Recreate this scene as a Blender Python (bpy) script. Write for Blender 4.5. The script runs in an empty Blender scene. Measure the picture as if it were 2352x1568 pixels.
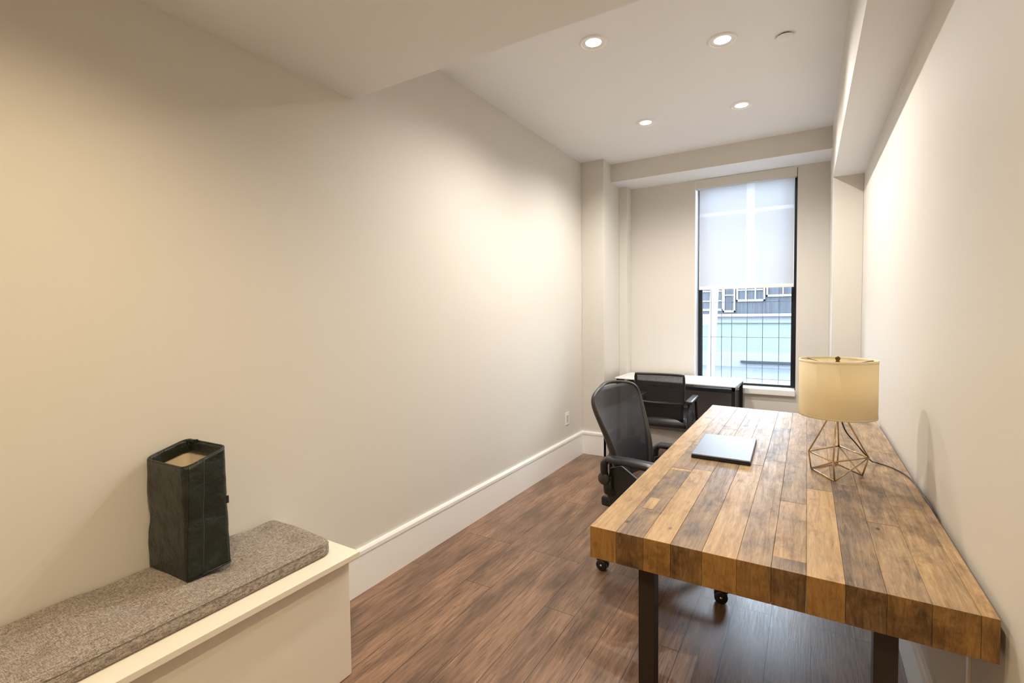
import bpy, bmesh, math, random
from mathutils import Vector, Matrix, noise
random.seed(7)
PI = math.pi
S = bpy.context.scene
COL = S.collection

# ---------------------------------------------------------------- camera
H_CAM = 1.37
F_PX = 1120.425
th, vh, roll, pit = math.radians(31.193), 765.666, math.radians(-0.602), math.radians(-2.225)
F0 = Vector((-math.sin(th), math.cos(th), 0)); R0 = Vector((math.cos(th), math.sin(th), 0)); Z0 = Vector((0, 0, 1))
U0 = Z0 * math.cos(pit) - F0 * math.sin(pit); FW = F0 * math.cos(pit) + Z0 * math.sin(pit)
RT = R0 * math.cos(roll) + U0 * math.sin(roll); UP = U0 * math.cos(roll) - R0 * math.sin(roll)
cd = bpy.data.cameras.new('camera'); cam = bpy.data.objects.new('camera', cd); COL.objects.link(cam)
m = Matrix((RT, UP, -FW)).transposed().to_4x4(); m.translation = (0, 0, H_CAM)
cam.matrix_world = m
cd.sensor_fit = 'HORIZONTAL'; cd.sensor_width = 36.0
cd.lens = F_PX / 2352 * 36.0
cd.shift_y = (vh - 784) / 2352
cd.clip_start = 0.02; cd.clip_end = 200
S.camera = cam

# ---------------------------------------------------------------- world, view, big lights
S.view_settings.view_transform = 'Standard'; S.view_settings.look = 'None'
S.view_settings.gamma = 1.0; S.view_settings.use_curve_mapping = False
S.view_settings.exposure = 0.12
try:
    S.cycles.use_denoising = True
    S.cycles.max_bounces = 10; S.cycles.diffuse_bounces = 6; S.cycles.transparent_max_bounces = 16
    S.cycles.sample_clamp_indirect = 6.0
    S.cycles.caustics_reflective = False; S.cycles.caustics_refractive = False
except Exception:
    pass
W = bpy.data.worlds.new('sky'); S.world = W; W.use_nodes = True
bg = W.node_tree.nodes['Background']
bg.inputs[0].default_value = (0.74, 0.86, 1.0, 1); bg.inputs[1].default_value = 22.0

pl = bpy.data.lights.new('window_portal', 'AREA'); po = bpy.data.objects.new('window_portal', pl); COL.objects.link(po)
pl.shape = 'RECTANGLE'; pl.size = 0.86; pl.size_y = 1.92; pl.cycles.is_portal = True
po.location = (-0.517, 5.155, 1.6); po.rotation_euler = (math.radians(90), 0, PI)
po.rotation_euler = (math.radians(-90), 0, 0)

# ---------------------------------------------------------------- materials
def mat(name, col=(.8, .8, .8), rough=.5, metal=0.0, spec=.5, **kw):
    M = bpy.data.materials.new(name); M.use_nodes = True
    b = M.node_tree.nodes['Principled BSDF']
    b.inputs['Base Color'].default_value = (*col, 1); b.inputs['Roughness'].default_value = rough
    b.inputs['Metallic'].default_value = metal; b.inputs['Specular IOR Level'].default_value = spec
    for k, v in kw.items():
        b.inputs[k.replace('_', ' ')].default_value = v
    return M

def N(M, t, **kw):
    n = M.node_tree.nodes.new(t)
    for k, v in kw.items():
        setattr(n, k, v)
    return n

def L(M, a, b): M.node_tree.links.new(a, b)

def add_bump(M, scale=200, strength=.1, dist=.001, vec=None, detail=4, stretch=None):
    tc = N(M, 'ShaderNodeTexCoord'); mp = N(M, 'ShaderNodeMapping')
    if stretch: mp.inputs['Scale'].default_value = stretch
    no = N(M, 'ShaderNodeTexNoise'); no.inputs['Scale'].default_value = scale; no.inputs['Detail'].default_value = detail
    bp = N(M, 'ShaderNodeBump'); bp.inputs['Strength'].default_value = strength; bp.inputs['Distance'].default_value = dist
    L(M, tc.outputs['Object'], mp.inputs[0]); L(M, mp.outputs[0], no.inputs['Vector']); L(M, no.outputs['Fac'], bp.inputs['Height'])
    L(M, bp.outputs[0], M.node_tree.nodes['Principled BSDF'].inputs['Normal'])
    return no, bp

def ramp(M, stops):
    r = N(M, 'ShaderNodeValToRGB'); e = r.color_ramp.elements
    while len(e) < len(stops): e.new(.5)
    for i, (p, c) in enumerate(stops):
        e[i].position = p; e[i].color = (*c, 1)
    return r

M_wall = mat('wall_paint', (.67, .64, .585), .55, spec=.3); add_bump(M_wall, 350, .12, .0006)
M_ceil = mat('ceiling_paint', (.83, .84, .86), .7, spec=.2); add_bump(M_ceil, 300, .08, .0005)
M_trim = mat('trim_paint', (.88, .87, .85), .35, spec=.4)
M_bench = mat('bench_paint', (.84, .79, .68), .35, spec=.4)
M_white = mat('white_paint', (.85, .85, .84), .35)
M_blackmetal = mat('black_metal', (.012, .013, .016), .35, spec=.5)
M_steel = mat('dark_steel', (.045, .035, .028), .45, metal=.6); add_bump(M_steel, 60, .2, .0005)
M_winframe = mat('window_frame_black', (.008, .01, .014), .4)
M_brass = mat('brass_wire', (.55, .40, .24), .32, metal=1.0)
M_finial = mat('dark_brass', (.16, .09, .03), .3, metal=1.0)
M_cordm = mat('black_cord', (.01, .008, .007), .45)
M_rubber = mat('black_plastic', (.012, .012, .013), .42); add_bump(M_rubber, 400, .1, .0004)
M_grayplastic = mat('graphite_plastic', (.045, .043, .042), .38)
M_leather_seat = mat('black_leather', (.012, .013, .018), .33)
M_chrome = mat('chrome', (.75, .77, .8), .15, metal=1.0)
M_desktop = mat('white_desk_laminate', (.78, .78, .80), .3)
M_panel = mat('dark_grey_panel', (.17, .17, .19), .45)

def shade_mat():
    M = mat('lamp_shade_linen', (.88, .79, .58), .8, spec=.1)
    nt = M.node_tree; b = nt.nodes['Principled BSDF']; out = nt.nodes['Material Output']
    tr = N(M, 'ShaderNodeBsdfTranslucent'); tr.inputs[0].default_value = (.9, .80, .58, 1)
    mx = N(M, 'ShaderNodeMixShader'); mx.inputs[0].default_value = .45
    L(M, b.outputs[0], mx.inputs[1]); L(M, tr.outputs[0], mx.inputs[2]); L(M, mx.outputs[0], out.inputs[0])
    tc = N(M, 'ShaderNodeTexCoord'); w = N(M, 'ShaderNodeTexNoise'); w.inputs['Scale'].default_value = 500
    bp = N(M, 'ShaderNodeBump'); bp.inputs['Strength'].default_value = .1; bp.inputs['Distance'].default_value = .0005
    L(M, tc.outputs['Object'], w.inputs['Vector']); L(M, w.outputs['Fac'], bp.inputs['Height']); L(M, bp.outputs[0], b.inputs['Normal'])
    return M
M_shade = shade_mat()

def blind_mat():
    # woven roller fabric: translucent colour is paler in two bands (a vertical one and a thin horizontal one)
    M = mat('roller_fabric', (.80, .80, .82), .8, spec=.1)
    nt = M.node_tree; b = nt.nodes['Principled BSDF']; out = nt.nodes['Material Output']
    geo = N(M, 'ShaderNodeTexCoord'); sp = N(M, 'ShaderNodeSeparateXYZ'); L(M, geo.outputs['Object'], sp.inputs[0])
    def band(o, c, hw):
        s = N(M, 'ShaderNodeMath', operation='SUBTRACT'); L(M, o, s.inputs[0]); s.inputs[1].default_value = c
        a = N(M, 'ShaderNodeMath', operation='ABSOLUTE'); L(M, s.outputs[0], a.inputs[0])
        l = N(M, 'ShaderNodeMath', operation='LESS_THAN'); L(M, a.outputs[0], l.inputs[0]); l.inputs[1].default_value = hw
        return l
    v = band(sp.outputs['X'], -.459, .033); h = band(sp.outputs['Z'], 2.307, .016)
    mxm = N(M, 'ShaderNodeMath', operation='MAXIMUM'); L(M, v.outputs[0], mxm.inputs[0]); L(M, h.outputs[0], mxm.inputs[1])
    r = N(M, 'ShaderNodeMix', data_type='RGBA'); r.inputs[6].default_value = (.58, .585, .60, 1); r.inputs[7].default_value = (.70, .70, .71, 1)
    L(M, mxm.outputs[0], r.inputs[0])
    tr = N(M, 'ShaderNodeBsdfTranslucent'); L(M, r.outputs[2], tr.inputs[0])
    mx = N(M, 'ShaderNodeMixShader'); mx.inputs[0].default_value = .6
    L(M, b.outputs[0], mx.inputs[1]); L(M, tr.outputs[0], mx.inputs[2]); L(M, mx.outputs[0], out.inputs[0])
    return M
M_blind = blind_mat()

def glass_mat():
    M = bpy.data.materials.new('window_glass'); M.use_nodes = True; nt = M.node_tree; nt.nodes.clear()
    out = N(M, 'ShaderNodeOutputMaterial'); t = N(M, 'ShaderNodeBsdfTransparent'); t.inputs[0].default_value = (.95, .97, .98, 1)
    g = N(M, 'ShaderNodeBsdfGlossy'); g.inputs['Roughness'].default_value = .02
    fr = N(M, 'ShaderNodeFresnel'); fr.inputs[0].default_value = 1.3
    mx = N(M, 'ShaderNodeMixShader'); L(M, fr.outputs[0], mx.inputs[0]); L(M, t.outputs[0], mx.inputs[1]); L(M, g.outputs[0], mx.inputs[2]); L(M, mx.outputs[0], out.inputs[0])
    return M
M_glass = glass_mat()

def floor_mat():
    M = mat('dark_wood_floor', (.08, .04, .02), .34, spec=.6)
    b = M.node_tree.nodes['Principled BSDF']
    tc = N(M, 'ShaderNodeTexCoord'); sp = N(M, 'ShaderNodeSeparateXYZ'); L(M, tc.outputs['Object'], sp.inputs[0])
    cb = N(M, 'ShaderNodeCombineXYZ'); L(M, sp.outputs['Y'], cb.inputs[0]); 
    ax = N(M, 'ShaderNodeMath', operation='ADD'); ax.inputs[1].default_value = .278 + .1525 * 20; L(M, sp.outputs['X'], ax.inputs[0]); L(M, ax.outputs[0], cb.inputs[1])
    br = N(M, 'ShaderNodeTexBrick'); L(M, cb.outputs[0], br.inputs['Vector'])
    br.inputs['Scale'].default_value = 1; br.inputs['Brick Width'].default_value = 1.22; br.inputs['Row Height'].default_value = .1525
    br.inputs['Mortar Size'].default_value = .0014; br.inputs['Mortar Smooth'].default_value = .3; br.inputs['Bias'].default_value = 0
    br.offset = .37; br.offset_frequency = 3
    br.inputs['Color1'].default_value = (0, 0, 0, 1); br.inputs['Color2'].default_value = (1, 1, 1, 1); br.inputs['Mortar'].default_value = (0.5, .5, .5, 1)
    mp = N(M, 'ShaderNodeMapping'); mp.inputs['Scale'].default_value = (48, 3.0, 1); L(M, tc.outputs['Object'], mp.inputs[0])
    of = N(M, 'ShaderNodeVectorMath', operation='ADD'); ofm = N(M, 'ShaderNodeVectorMath', operation='SCALE'); ofm.inputs['Scale'].default_value = 30
    L(M, br.outputs['Color'], ofm.inputs[0]); L(M, mp.outputs[0], of.inputs[0]); L(M, ofm.outputs[0], of.inputs[1])
    n1 = N(M, 'ShaderNodeTexNoise'); n1.inputs['Scale'].default_value = 2.2; n1.inputs['Detail'].default_value = 9; n1.inputs['Roughness'].default_value = .68; n1.inputs['Distortion'].default_value = .8
    L(M, of.outputs[0], n1.inputs['Vector'])
    mp2 = N(M, 'ShaderNodeMapping'); mp2.inputs['Scale'].default_value = (7, 1.5, 1); L(M, tc.outputs['Object'], mp2.inputs[0])
    n2 = N(M, 'ShaderNodeTexNoise'); n2.inputs['Scale'].default_value = 1.3; n2.inputs['Detail'].default_value = 3; L(M, mp2.outputs[0], n2.inputs['Vector'])
    r1 = ramp(M, [(.30, (.09, .052, .031)), (.48, (.225, .134, .083)), (.72, (.36, .23, .147))]); L(M, n1.outputs['Fac'], r1.inputs[0])
    r2 = ramp(M, [(.33, (.55, .52, .52)), (.6, (1.1, 1.06, 1.03))]); L(M, n2.outputs['Fac'], r2.inputs[0])
    mu = N(M, 'ShaderNodeMix', data_type='RGBA', blend_type='MULTIPLY'); mu.inputs[0].default_value = 1; L(M, r1.outputs[0], mu.inputs[6]); L(M, r2.outputs[0], mu.inputs[7])
    r3 = ramp(M, [(0, (.84, .84, .85)), (1, (1.1, 1.07, 1.05))]); L(M, br.outputs['Color'], r3.inputs[0])
    mu2 = N(M, 'ShaderNodeMix', data_type='RGBA', blend_type='MULTIPLY'); mu2.inputs[0].default_value = 1; L(M, mu.outputs[2], mu2.inputs[6]); L(M, r3.outputs[0], mu2.inputs[7])
    mu3 = N(M, 'ShaderNodeMix', data_type='RGBA'); L(M, br.outputs['Fac'], mu3.inputs[0]); L(M, mu2.outputs[2], mu3.inputs[6]); mu3.inputs[7].default_value = (.012, .007, .005, 1)
    L(M, mu3.outputs[2], b.inputs['Base Color'])
    bp = N(M, 'ShaderNodeBump'); bp.inputs['Strength'].default_value = .35; bp.inputs['Distance'].default_value = .0012
    sm = N(M, 'ShaderNodeMath', operation='SUBTRACT'); L(M, n1.outputs['Fac'], sm.inputs[0]); L(M, br.outputs['Fac'], sm.inputs[1]); L(M, sm.outputs[0], bp.inputs['Height'])
    L(M, bp.outputs[0], b.inputs['Normal'])
    rr = ramp(M, [(.3, (.30, .30, .30)), (.7, (.42, .42, .42))]); L(M, n1.outputs['Fac'], rr.inputs[0]); L(M, rr.outputs[0], b.inputs['Roughness'])
    return M
M_floor = floor_mat()

def reclaimed_mat():
    # per-plank attributes: 'tone' (0 honey .. 1 weathered grey brown), 'seed'
    M = mat('reclaimed_oak', (.4, .25, .12), .42, spec=.22)
    b = M.node_tree.nodes['Principled BSDF']
    at = N(M, 'ShaderNodeAttribute', attribute_name='plank'); sp = N(M, 'ShaderNodeSeparateColor'); L(M, at.outputs['Color'], sp.inputs[0])
    tc = N(M, 'ShaderNodeTexCoord'); mp = N(M, 'ShaderNodeMapping'); mp.inputs['Scale'].default_value = (44, 3.0, 44); L(M, tc.outputs['Object'], mp.inputs[0])
    sc = N(M, 'ShaderNodeMath', operation='MULTIPLY'); sc.inputs[1].default_value = 91; L(M, sp.outputs['Green'], sc.inputs[0])
    cb = N(M, 'ShaderNodeCombineXYZ'); L(M, sc.outputs[0], cb.inputs[0]); L(M, sc.outputs[0], cb.inputs[1])
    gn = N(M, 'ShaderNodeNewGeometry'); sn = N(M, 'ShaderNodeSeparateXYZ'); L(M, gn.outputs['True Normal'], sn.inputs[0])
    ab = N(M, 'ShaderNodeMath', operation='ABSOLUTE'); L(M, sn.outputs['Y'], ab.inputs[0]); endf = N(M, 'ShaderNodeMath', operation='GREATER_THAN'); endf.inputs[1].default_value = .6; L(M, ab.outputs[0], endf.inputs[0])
    mpe = N(M, 'ShaderNodeMapping'); mpe.inputs['Scale'].default_value = (42, 4, 7); L(M, tc.outputs['Object'], mpe.inputs[0])
    vm = N(M, 'ShaderNodeMix', data_type='VECTOR'); L(M, endf.outputs[0], vm.inputs[0]); L(M, mp.outputs[0], vm.inputs[4]); L(M, mpe.outputs[0], vm.inputs[5])
    ad = N(M, 'ShaderNodeVectorMath', operation='ADD'); L(M, vm.outputs[1], ad.inputs[0]); L(M, cb.outputs[0], ad.inputs[1])
    g = N(M, 'ShaderNodeTexNoise'); g.inputs['Scale'].default_value = 1.6; g.inputs['Detail'].default_value = 10; g.inputs['Roughness'].default_value = .66; g.inputs['Distortion'].default_value = 1.1
    L(M, ad.outputs[0], g.inputs['Vector'])
    mp2 = N(M, 'ShaderNodeMapping'); mp2.inputs['Scale'].default_value = (9, 4, 9); L(M, tc.outputs['Object'], mp2.inputs[0])
    ad2 = N(M, 'ShaderNodeVectorMath', operation='ADD'); L(M, mp2.outputs[0], ad2.inputs[0]); L(M, cb.outputs[0], ad2.inputs[1])
    bl = N(M, 'ShaderNodeTexNoise'); bl.inputs['Scale'].default_value = 1.5; bl.inputs['Detail'].default_value = 6; bl.inputs['Roughness'].default_value = .6; L(M, ad2.outputs[0], bl.inputs['Vector'])
    honey = ramp(M, [(.25, (.19, .105, .045)), (.45, (.38, .24, .115)), (.6, (.50, .34, .17)), (.8, (.58, .41, .23))])
    grey = ramp(M, [(.25, (.038, .025, .018)), (.45, (.14, .098, .07)), (.6, (.25, .18, .126)), (.8, (.36, .265, .185))])
    fg = N(M, 'ShaderNodeTexNoise'); fg.inputs['Scale'].default_value = 9; fg.inputs['Detail'].default_value = 5; fg.inputs['Roughness'].default_value = .7; L(M, ad.outputs[0], fg.inputs['Vector'])
    gm = N(M, 'ShaderNodeMix', data_type='FLOAT'); gm.inputs[0].default_value = .38; L(M, g.outputs['Fac'], gm.inputs[2]); L(M, fg.outputs['Fac'], gm.inputs[3])
    L(M, gm.outputs[0], honey.inputs[0]); L(M, gm.outputs[0], grey.inputs[0])
    tb = N(M, 'ShaderNodeMapRange'); tb.inputs[1].default_value = .35; tb.inputs[2].default_value = .7; tb.inputs[3].default_value = -.35; tb.inputs[4].default_value = .35; L(M, bl.outputs['Fac'], tb.inputs[0])
    ta = N(M, 'ShaderNodeMath', operation='ADD', use_clamp=True); L(M, sp.outputs['Red'], ta.inputs[0]); L(M, tb.outputs[0], ta.inputs[1])
    mx = N(M, 'ShaderNodeMix', data_type='RGBA'); L(M, ta.outputs[0], mx.inputs[0]); L(M, honey.outputs[0], mx.inputs[6]); L(M, grey.outputs[0], mx.inputs[7])
    # knots and nail holes
    vo = N(M, 'ShaderNodeTexVoronoi'); vo.inputs['Scale'].default_value = 5.2
    mpv = N(M, 'ShaderNodeMapping'); mpv.inputs['Scale'].default_value = (1.5, .8, 1.5); L(M, tc.outputs['Object'], mpv.inputs[0]); L(M, mpv.outputs[0], vo.inputs['Vector'])
    kr = ramp(M, [(.02, (.22, .18, .15)), (.06, (1, 1, 1))]); L(M, vo.outputs['Distance'], kr.inputs[0])
    # dark stains
    st = ramp(M, [(.36, (.36, .33, .31)), (.47, (1, 1, 1))]); 
    n3 = N(M, 'ShaderNodeTexNoise'); n3.inputs['Scale'].default_value = 15; n3.inputs['Detail'].default_value = 8; n3.inputs['Roughness'].default_value = .7
    mp3 = N(M, 'ShaderNodeMapping'); mp3.inputs['Scale'].default_value = (1, .6, 1); L(M, tc.outputs['Object'], mp3.inputs[0]); L(M, mp3.outputs[0], n3.inputs['Vector']); L(M, n3.outputs['Fac'], st.inputs[0])
    m1 = N(M, 'ShaderNodeMix', data_type='RGBA', blend_type='MULTIPLY'); m1.inputs[0].default_value = 1; L(M, mx.outputs[2], m1.inputs[6]); L(M, kr.outputs[0], m1.inputs[7])
    m2 = N(M, 'ShaderNodeMix', data_type='RGBA', blend_type='MULTIPLY'); m2.inputs[0].default_value = .55; L(M, m1.outputs[2], m2.inputs[6]); L(M, st.outputs[0], m2.inputs[7])
    # end faces darker and redder: their shade is put into the end-grain colour
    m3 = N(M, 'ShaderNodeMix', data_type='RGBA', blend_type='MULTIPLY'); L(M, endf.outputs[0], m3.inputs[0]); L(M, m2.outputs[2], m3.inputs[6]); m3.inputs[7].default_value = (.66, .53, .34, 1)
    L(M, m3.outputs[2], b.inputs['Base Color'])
    bp = N(M, 'ShaderNodeBump'); bp.inputs['Strength'].default_value = .6; bp.inputs['Distance'].default_value = .0015
    L(M, g.outputs['Fac'], bp.inputs['Height']); L(M, bp.outputs[0], b.inputs['Normal'])
    rr = ramp(M, [(.3, (.5, .5, .5)), (.7, (.33, .33, .33))]); L(M, g.outputs['Fac'], rr.inputs[0]); L(M, rr.outputs[0], b.inputs['Roughness'])
    return M
M_oak = reclaimed_mat()

def fabric_mat():
    M = mat('grey_tweed', (.25, .2, .17), .95, spec=.1)
    b = M.node_tree.nodes['Principled BSDF']; tc = N(M, 'ShaderNodeTexCoord')
    outs = []
    for s in ((330, 50, 120), (50, 330, 330)):
        mp = N(M, 'ShaderNodeMapping'); mp.inputs['Scale'].default_value = s; L(M, tc.outputs['Object'], mp.inputs[0])
        n = N(M, 'ShaderNodeTexNoise'); n.inputs['Scale'].default_value = 1.4; n.inputs['Detail'].default_value = 4; n.inputs['Roughness'].default_value = .7; L(M, mp.outputs[0], n.inputs['Vector']); outs.append(n)
    a = N(M, 'ShaderNodeMath', operation='ADD'); L(M, outs[0].outputs['Fac'], a.inputs[0]); L(M, outs[1].outputs['Fac'], a.inputs[1])
    h = N(M, 'ShaderNodeMath', operation='MULTIPLY'); h.inputs[1].default_value = .5; L(M, a.outputs[0], h.inputs[0])
    r = ramp(M, [(.36, (.08, .068, .058)), (.48, (.25, .215, .185)), (.64, (.54, .48, .42))]); L(M, h.outputs[0], r.inputs[0]); L(M, r.outputs[0], b.inputs['Base Color'])
    bp = N(M, 'ShaderNodeBump'); bp.inputs['Strength'].default_value = .5; bp.inputs['Distance'].default_value = .001; L(M, h.outputs[0], bp.inputs['Height']); L(M, bp.outputs[0], b.inputs['Normal'])
    return M
M_tweed = fabric_mat()

def leather_mat():
    M = mat('green_black_leather', (.016, .021, .014), .27, spec=.5)
    b = M.node_tree.nodes['Principled BSDF']; tc = N(M, 'ShaderNodeTexCoord')
    n = N(M, 'ShaderNodeTexNoise'); n.inputs['Scale'].default_value = 16; n.inputs['Detail'].default_value = 7; n.inputs['Roughness'].default_value = .6; L(M, tc.outputs['Object'], n.inputs['Vector'])
    r = ramp(M, [(.35, (.006, .009, .006)), (.6, (.016, .022, .015)), (.8, (.036, .044, .032))]); L(M, n.outputs['Fac'], r.inputs[0]); L(M, r.outputs[0], b.inputs['Base Color'])
    n2 = N(M, 'ShaderNodeTexNoise'); n2.inputs['Scale'].default_value = 320; L(M, tc.outputs['Object'], n2.inputs['Vector'])
    bp2 = N(M, 'ShaderNodeBump'); bp2.inputs['Strength'].default_value = .3; bp2.inputs['Distance'].default_value = .0006; L(M, n2.outputs['Fac'], bp2.inputs['Height'])
    bp = N(M, 'ShaderNodeBump'); bp.inputs['Strength'].default_value = .8; bp.inputs['Distance'].default_value = .018; L(M, n.outputs['Fac'], bp.inputs['Height']); L(M, bp2.outputs[0], bp.inputs['Normal']); L(M, bp.outputs[0], b.inputs['Normal'])
    return M
M_bag = leather_mat()
M_lining = mat('cream_lining', (.72, .62, .48), .8, spec=.1)
M_stitch = mat('pale_stitching', (.06, .068, .056), .6)

def mesh_mat(name, scale, alpha, col=(.014, .015, .02)):
    # woven see-through office-chair mesh
    M = mat(name, col, .42, spec=.5)
    nt = M.node_tree; b = nt.nodes['Principled BSDF']; out = nt.nodes['Material Output']
    uv = N(M, 'ShaderNodeUVMap'); mp = N(M, 'ShaderNodeMapping'); mp.inputs['Scale'].default_value = (scale, scale * 1.4, 1); L(M, uv.outputs[0], mp.inputs[0])
    br = N(M, 'ShaderNodeTexBrick'); br.inputs['Scale'].default_value = 1; br.inputs['Brick Width'].default_value = 1; br.inputs['Row Height'].default_value = .6; br.inputs['Mortar Size'].default_value = .17; br.inputs['Mortar Smooth'].default_value = .2
    br.inputs['Color1'].default_value = (1, 1, 1, 1); br.inputs['Color2'].default_value = (1, 1, 1, 1); br.inputs['Mortar'].default_value = (0, 0, 0, 1)
    L(M, mp.outputs[0], br.inputs['Vector'])
    mu = N(M, 'ShaderNodeMath', operation='MULTIPLY'); mu.inputs[1].default_value = alpha; L(M, br.outputs['Color'], mu.inputs[0])
    t = N(M, 'ShaderNodeBsdfTransparent'); mx = N(M, 'ShaderNodeMixShader'); L(M, mu.outputs[0], mx.inputs[0]); L(M, b.outputs[0], mx.inputs[1]); L(M, t.outputs[0], mx.inputs[2]); L(M, mx.outputs[0], out.inputs[0])
    bp = N(M, 'ShaderNodeBump'); bp.inputs['Strength'].default_value = .5; bp.inputs['Distance'].default_value = .001; bp.invert = True; L(M, br.outputs['Color'], bp.inputs['Height']); L(M, bp.outputs[0], b.inputs['Normal'])
    return M
M_mesh = mesh_mat('chair_mesh', 75, .22, (.022, .024, .036))
M_mesh2 = mesh_mat('guest_chair_mesh', 60, .38)

# ---------------------------------------------------------------- mesh helpers
class MB:
    def __init__(s): s.v = []; s.f = []; s.mi = []; s.smooth = []; s.col = []
    def add(s, vs, fs, mi=0, smooth=False, col=None):
        o = len(s.v); s.v += [tuple(x) for x in vs]
        for f in fs:
            s.f.append(tuple(i + o for i in f)); s.mi.append(mi); s.smooth.append(smooth); s.col.append(col)
        return s
    def box(s, x0, x1, y0, y1, z0, z1, mi=0, col=None, M=None):
        vs = [Vector((x, y, z)) for z in (z0, z1) for y in (y0, y1) for x in (x0, x1)]
        if M: vs = [M @ v for v in vs]
        return s.add(vs, [(0, 2, 3, 1), (4, 5, 7, 6), (0, 1, 5, 4), (2, 6, 7, 3), (0, 4, 6, 2), (1, 3, 7, 5)], mi, False, col)
    def prism(s, poly, a, b, axis='z', mi=0):
        def P(p, t): return (p[0], p[1], t) if axis == 'z' else ((p[0], t, p[1]) if axis == 'y' else (t, p[0], p[1]))
        n = len(poly); vs = [P(p, a) for p in poly] + [P(p, b) for p in poly]
        fs = [tuple(range(n))[::-1], tuple(range(n, 2 * n))] + [(i, (i + 1) % n, n + (i + 1) % n, n + i) for i in range(n)]
        return s.add(vs, fs, mi)
    def tube(s, pts, r, n=10, closed=False, mi=0, flat=None, caps=True):
        pts = [Vector(p) for p in pts]; k = len(pts)
        rs = r if isinstance(r, (list, tuple)) else [r] * k
        up = None; rings = []
        for i, p in enumerate(pts):
            if closed: d = (pts[(i + 1) % k] - pts[i - 1]).normalized()
            else: d = (pts[min(i + 1, k - 1)] - pts[max(i - 1, 0)]).normalized()
            if up is None:
                up = Vector((0, 0, 1)) if abs(d.z) < .9 else Vector((1, 0, 0))
            up = (up - d * up.dot(d)).normalized(); sd = d.cross(up)
            fx, fy = flat if flat else (1, 1)
            rings.append([p + (sd * math.cos(a) * fx + up * math.sin(a) * fy) * rs[i] for a in [2 * PI * j / n for j in range(n)]])
        vs = [v for rg in rings for v in rg]; fs = []
        for i in range(k if closed else k - 1):
            a, b = i * n, ((i + 1) % k) * n
            for j in range(n):
                fs.append((a + j, a + (j + 1) % n, b + (j + 1) % n, b + j))
        s.add(vs, fs, mi, True)
        if not closed and caps:
            o = len(s.v) - len(vs)
            s.f.append(tuple(o + j for j in range(n))[::-1]); s.mi.append(mi); s.smooth.append(False); s.col.append(None)
            s.f.append(tuple(o + (k - 1) * n + j for j in range(n))); s.mi.append(mi); s.smooth.append(False); s.col.append(None)
        return s
    def lathe(s, prof, c=(0, 0, 0), n=32, mi=0, M=None, smooth=True):
        vs = []; 
        for r, z in prof:
            for j in range(n):
                a = 2 * PI * j / n; v = Vector((r * math.cos(a), r * math.sin(a), z))
                if M: v = M @ v
                vs.append(v + Vector(c))
        fs = []
        for i in range(len(prof) - 1):
            for j in range(n):
                fs.append((i * n + j, i * n + (j + 1) % n, (i + 1) * n + (j + 1) % n, (i + 1) * n + j))
        return s.add(vs, fs, mi, smooth)
    def grid(s, fn, nu, nv, mi=0, smooth=True, closed_u=False):
        vs = [fn(i / (nu if closed_u else nu - 1), j / (nv - 1)) for j in range(nv) for i in range(nu)]; fs = []
        for j in range(nv - 1):
            for i in range(nu if closed_u else nu - 1):
                i2 = (i + 1) % nu
                fs.append((j * nu + i, j * nu + i2, (j + 1) * nu + i2, (j + 1) * nu + i))
        return s.add(vs, fs, mi, smooth)
    def build(s, name, mats, parent=None, bevel=0, seg=2, sub=0, uv=None, thick=0):
        me = bpy.data.meshes.new(name); me.from_pydata(s.v, [], s.f)
        if not isinstance(mats, (list, tuple)): mats = [mats]
        for q in mats: me.materials.append(q)
        me.polygons.foreach_set('material_index', s.mi); me.polygons.foreach_set('use_smooth', s.smooth)
        if any(c is not None for c in s.col):
            at = me.color_attributes.new('plank', 'FLOAT_COLOR', 'CORNER')
            for p, c in zip(me.polygons, s.col):
                for li in p.loop_indices: at.data[li].color = (*(c or (0, 0, 0)), 1)
        if uv:
            ul = me.uv_layers.new(name='UVMap')
            for lp in me.loops:
                ul.data[lp.index].uv = uv(me.vertices[lp.vertex_index].co)
        me.update()
        o = bpy.data.objects.new(name, me); COL.objects.link(o)
        if parent: o.parent = parent
        bm = bmesh.new(); bm.from_mesh(me); bmesh.ops.recalc_face_normals(bm, faces=bm.faces); bm.to_mesh(me); bm.free()
        if thick:
            q = o.modifiers.new('solid', 'SOLIDIFY'); q.thickness = thick; q.offset = 0
        if bevel:
            q = o.modifiers.new('bevel', 'BEVEL'); q.width = bevel; q.segments = seg; q.limit_method = 'ANGLE'; q.angle_limit = math.radians(40)
        if sub:
            q = o.modifiers.new('sub', 'SUBSURF'); q.levels = sub; q.render_levels = sub
        return o

def tag(o, label=None, cat=None, group=None, kind=None):
    if label: o['label'] = label
    if cat: o['category'] = cat
    if group: o['group'] = group
    if kind: o['kind'] = kind
    return o

def thing(name, label, cat, loc=(0, 0, 0), rz=0, group=None, kind=None):
    o = bpy.data.objects.new(name, None); COL.objects.link(o); o.empty_display_size = .1
    o.location = loc; o.rotation_euler = (0, 0, rz)
    return tag(o, label, cat, group, kind)

def struct(name, mb, m, label, cat, **kw):
    return tag(mb.build(name, m, **kw), label, cat, None, 'structure')

# ---------------------------------------------------------------- room shell
XL, XR, HC = -1.886, .348, 2.823
YP, XP, YQ, XQ, YW = 4.434, -1.658, 4.875, -1.575, 5.016
YBM, ZBM, XSL, ZS, YR = 4.638, 2.65, .156, 2.385, 4.47
YSF, ZSF = 1.655, 2.413
YB = -3.0
WX0, WX1, WZ0, WZ1 = -.944, -.085, .612, 2.65

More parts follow.
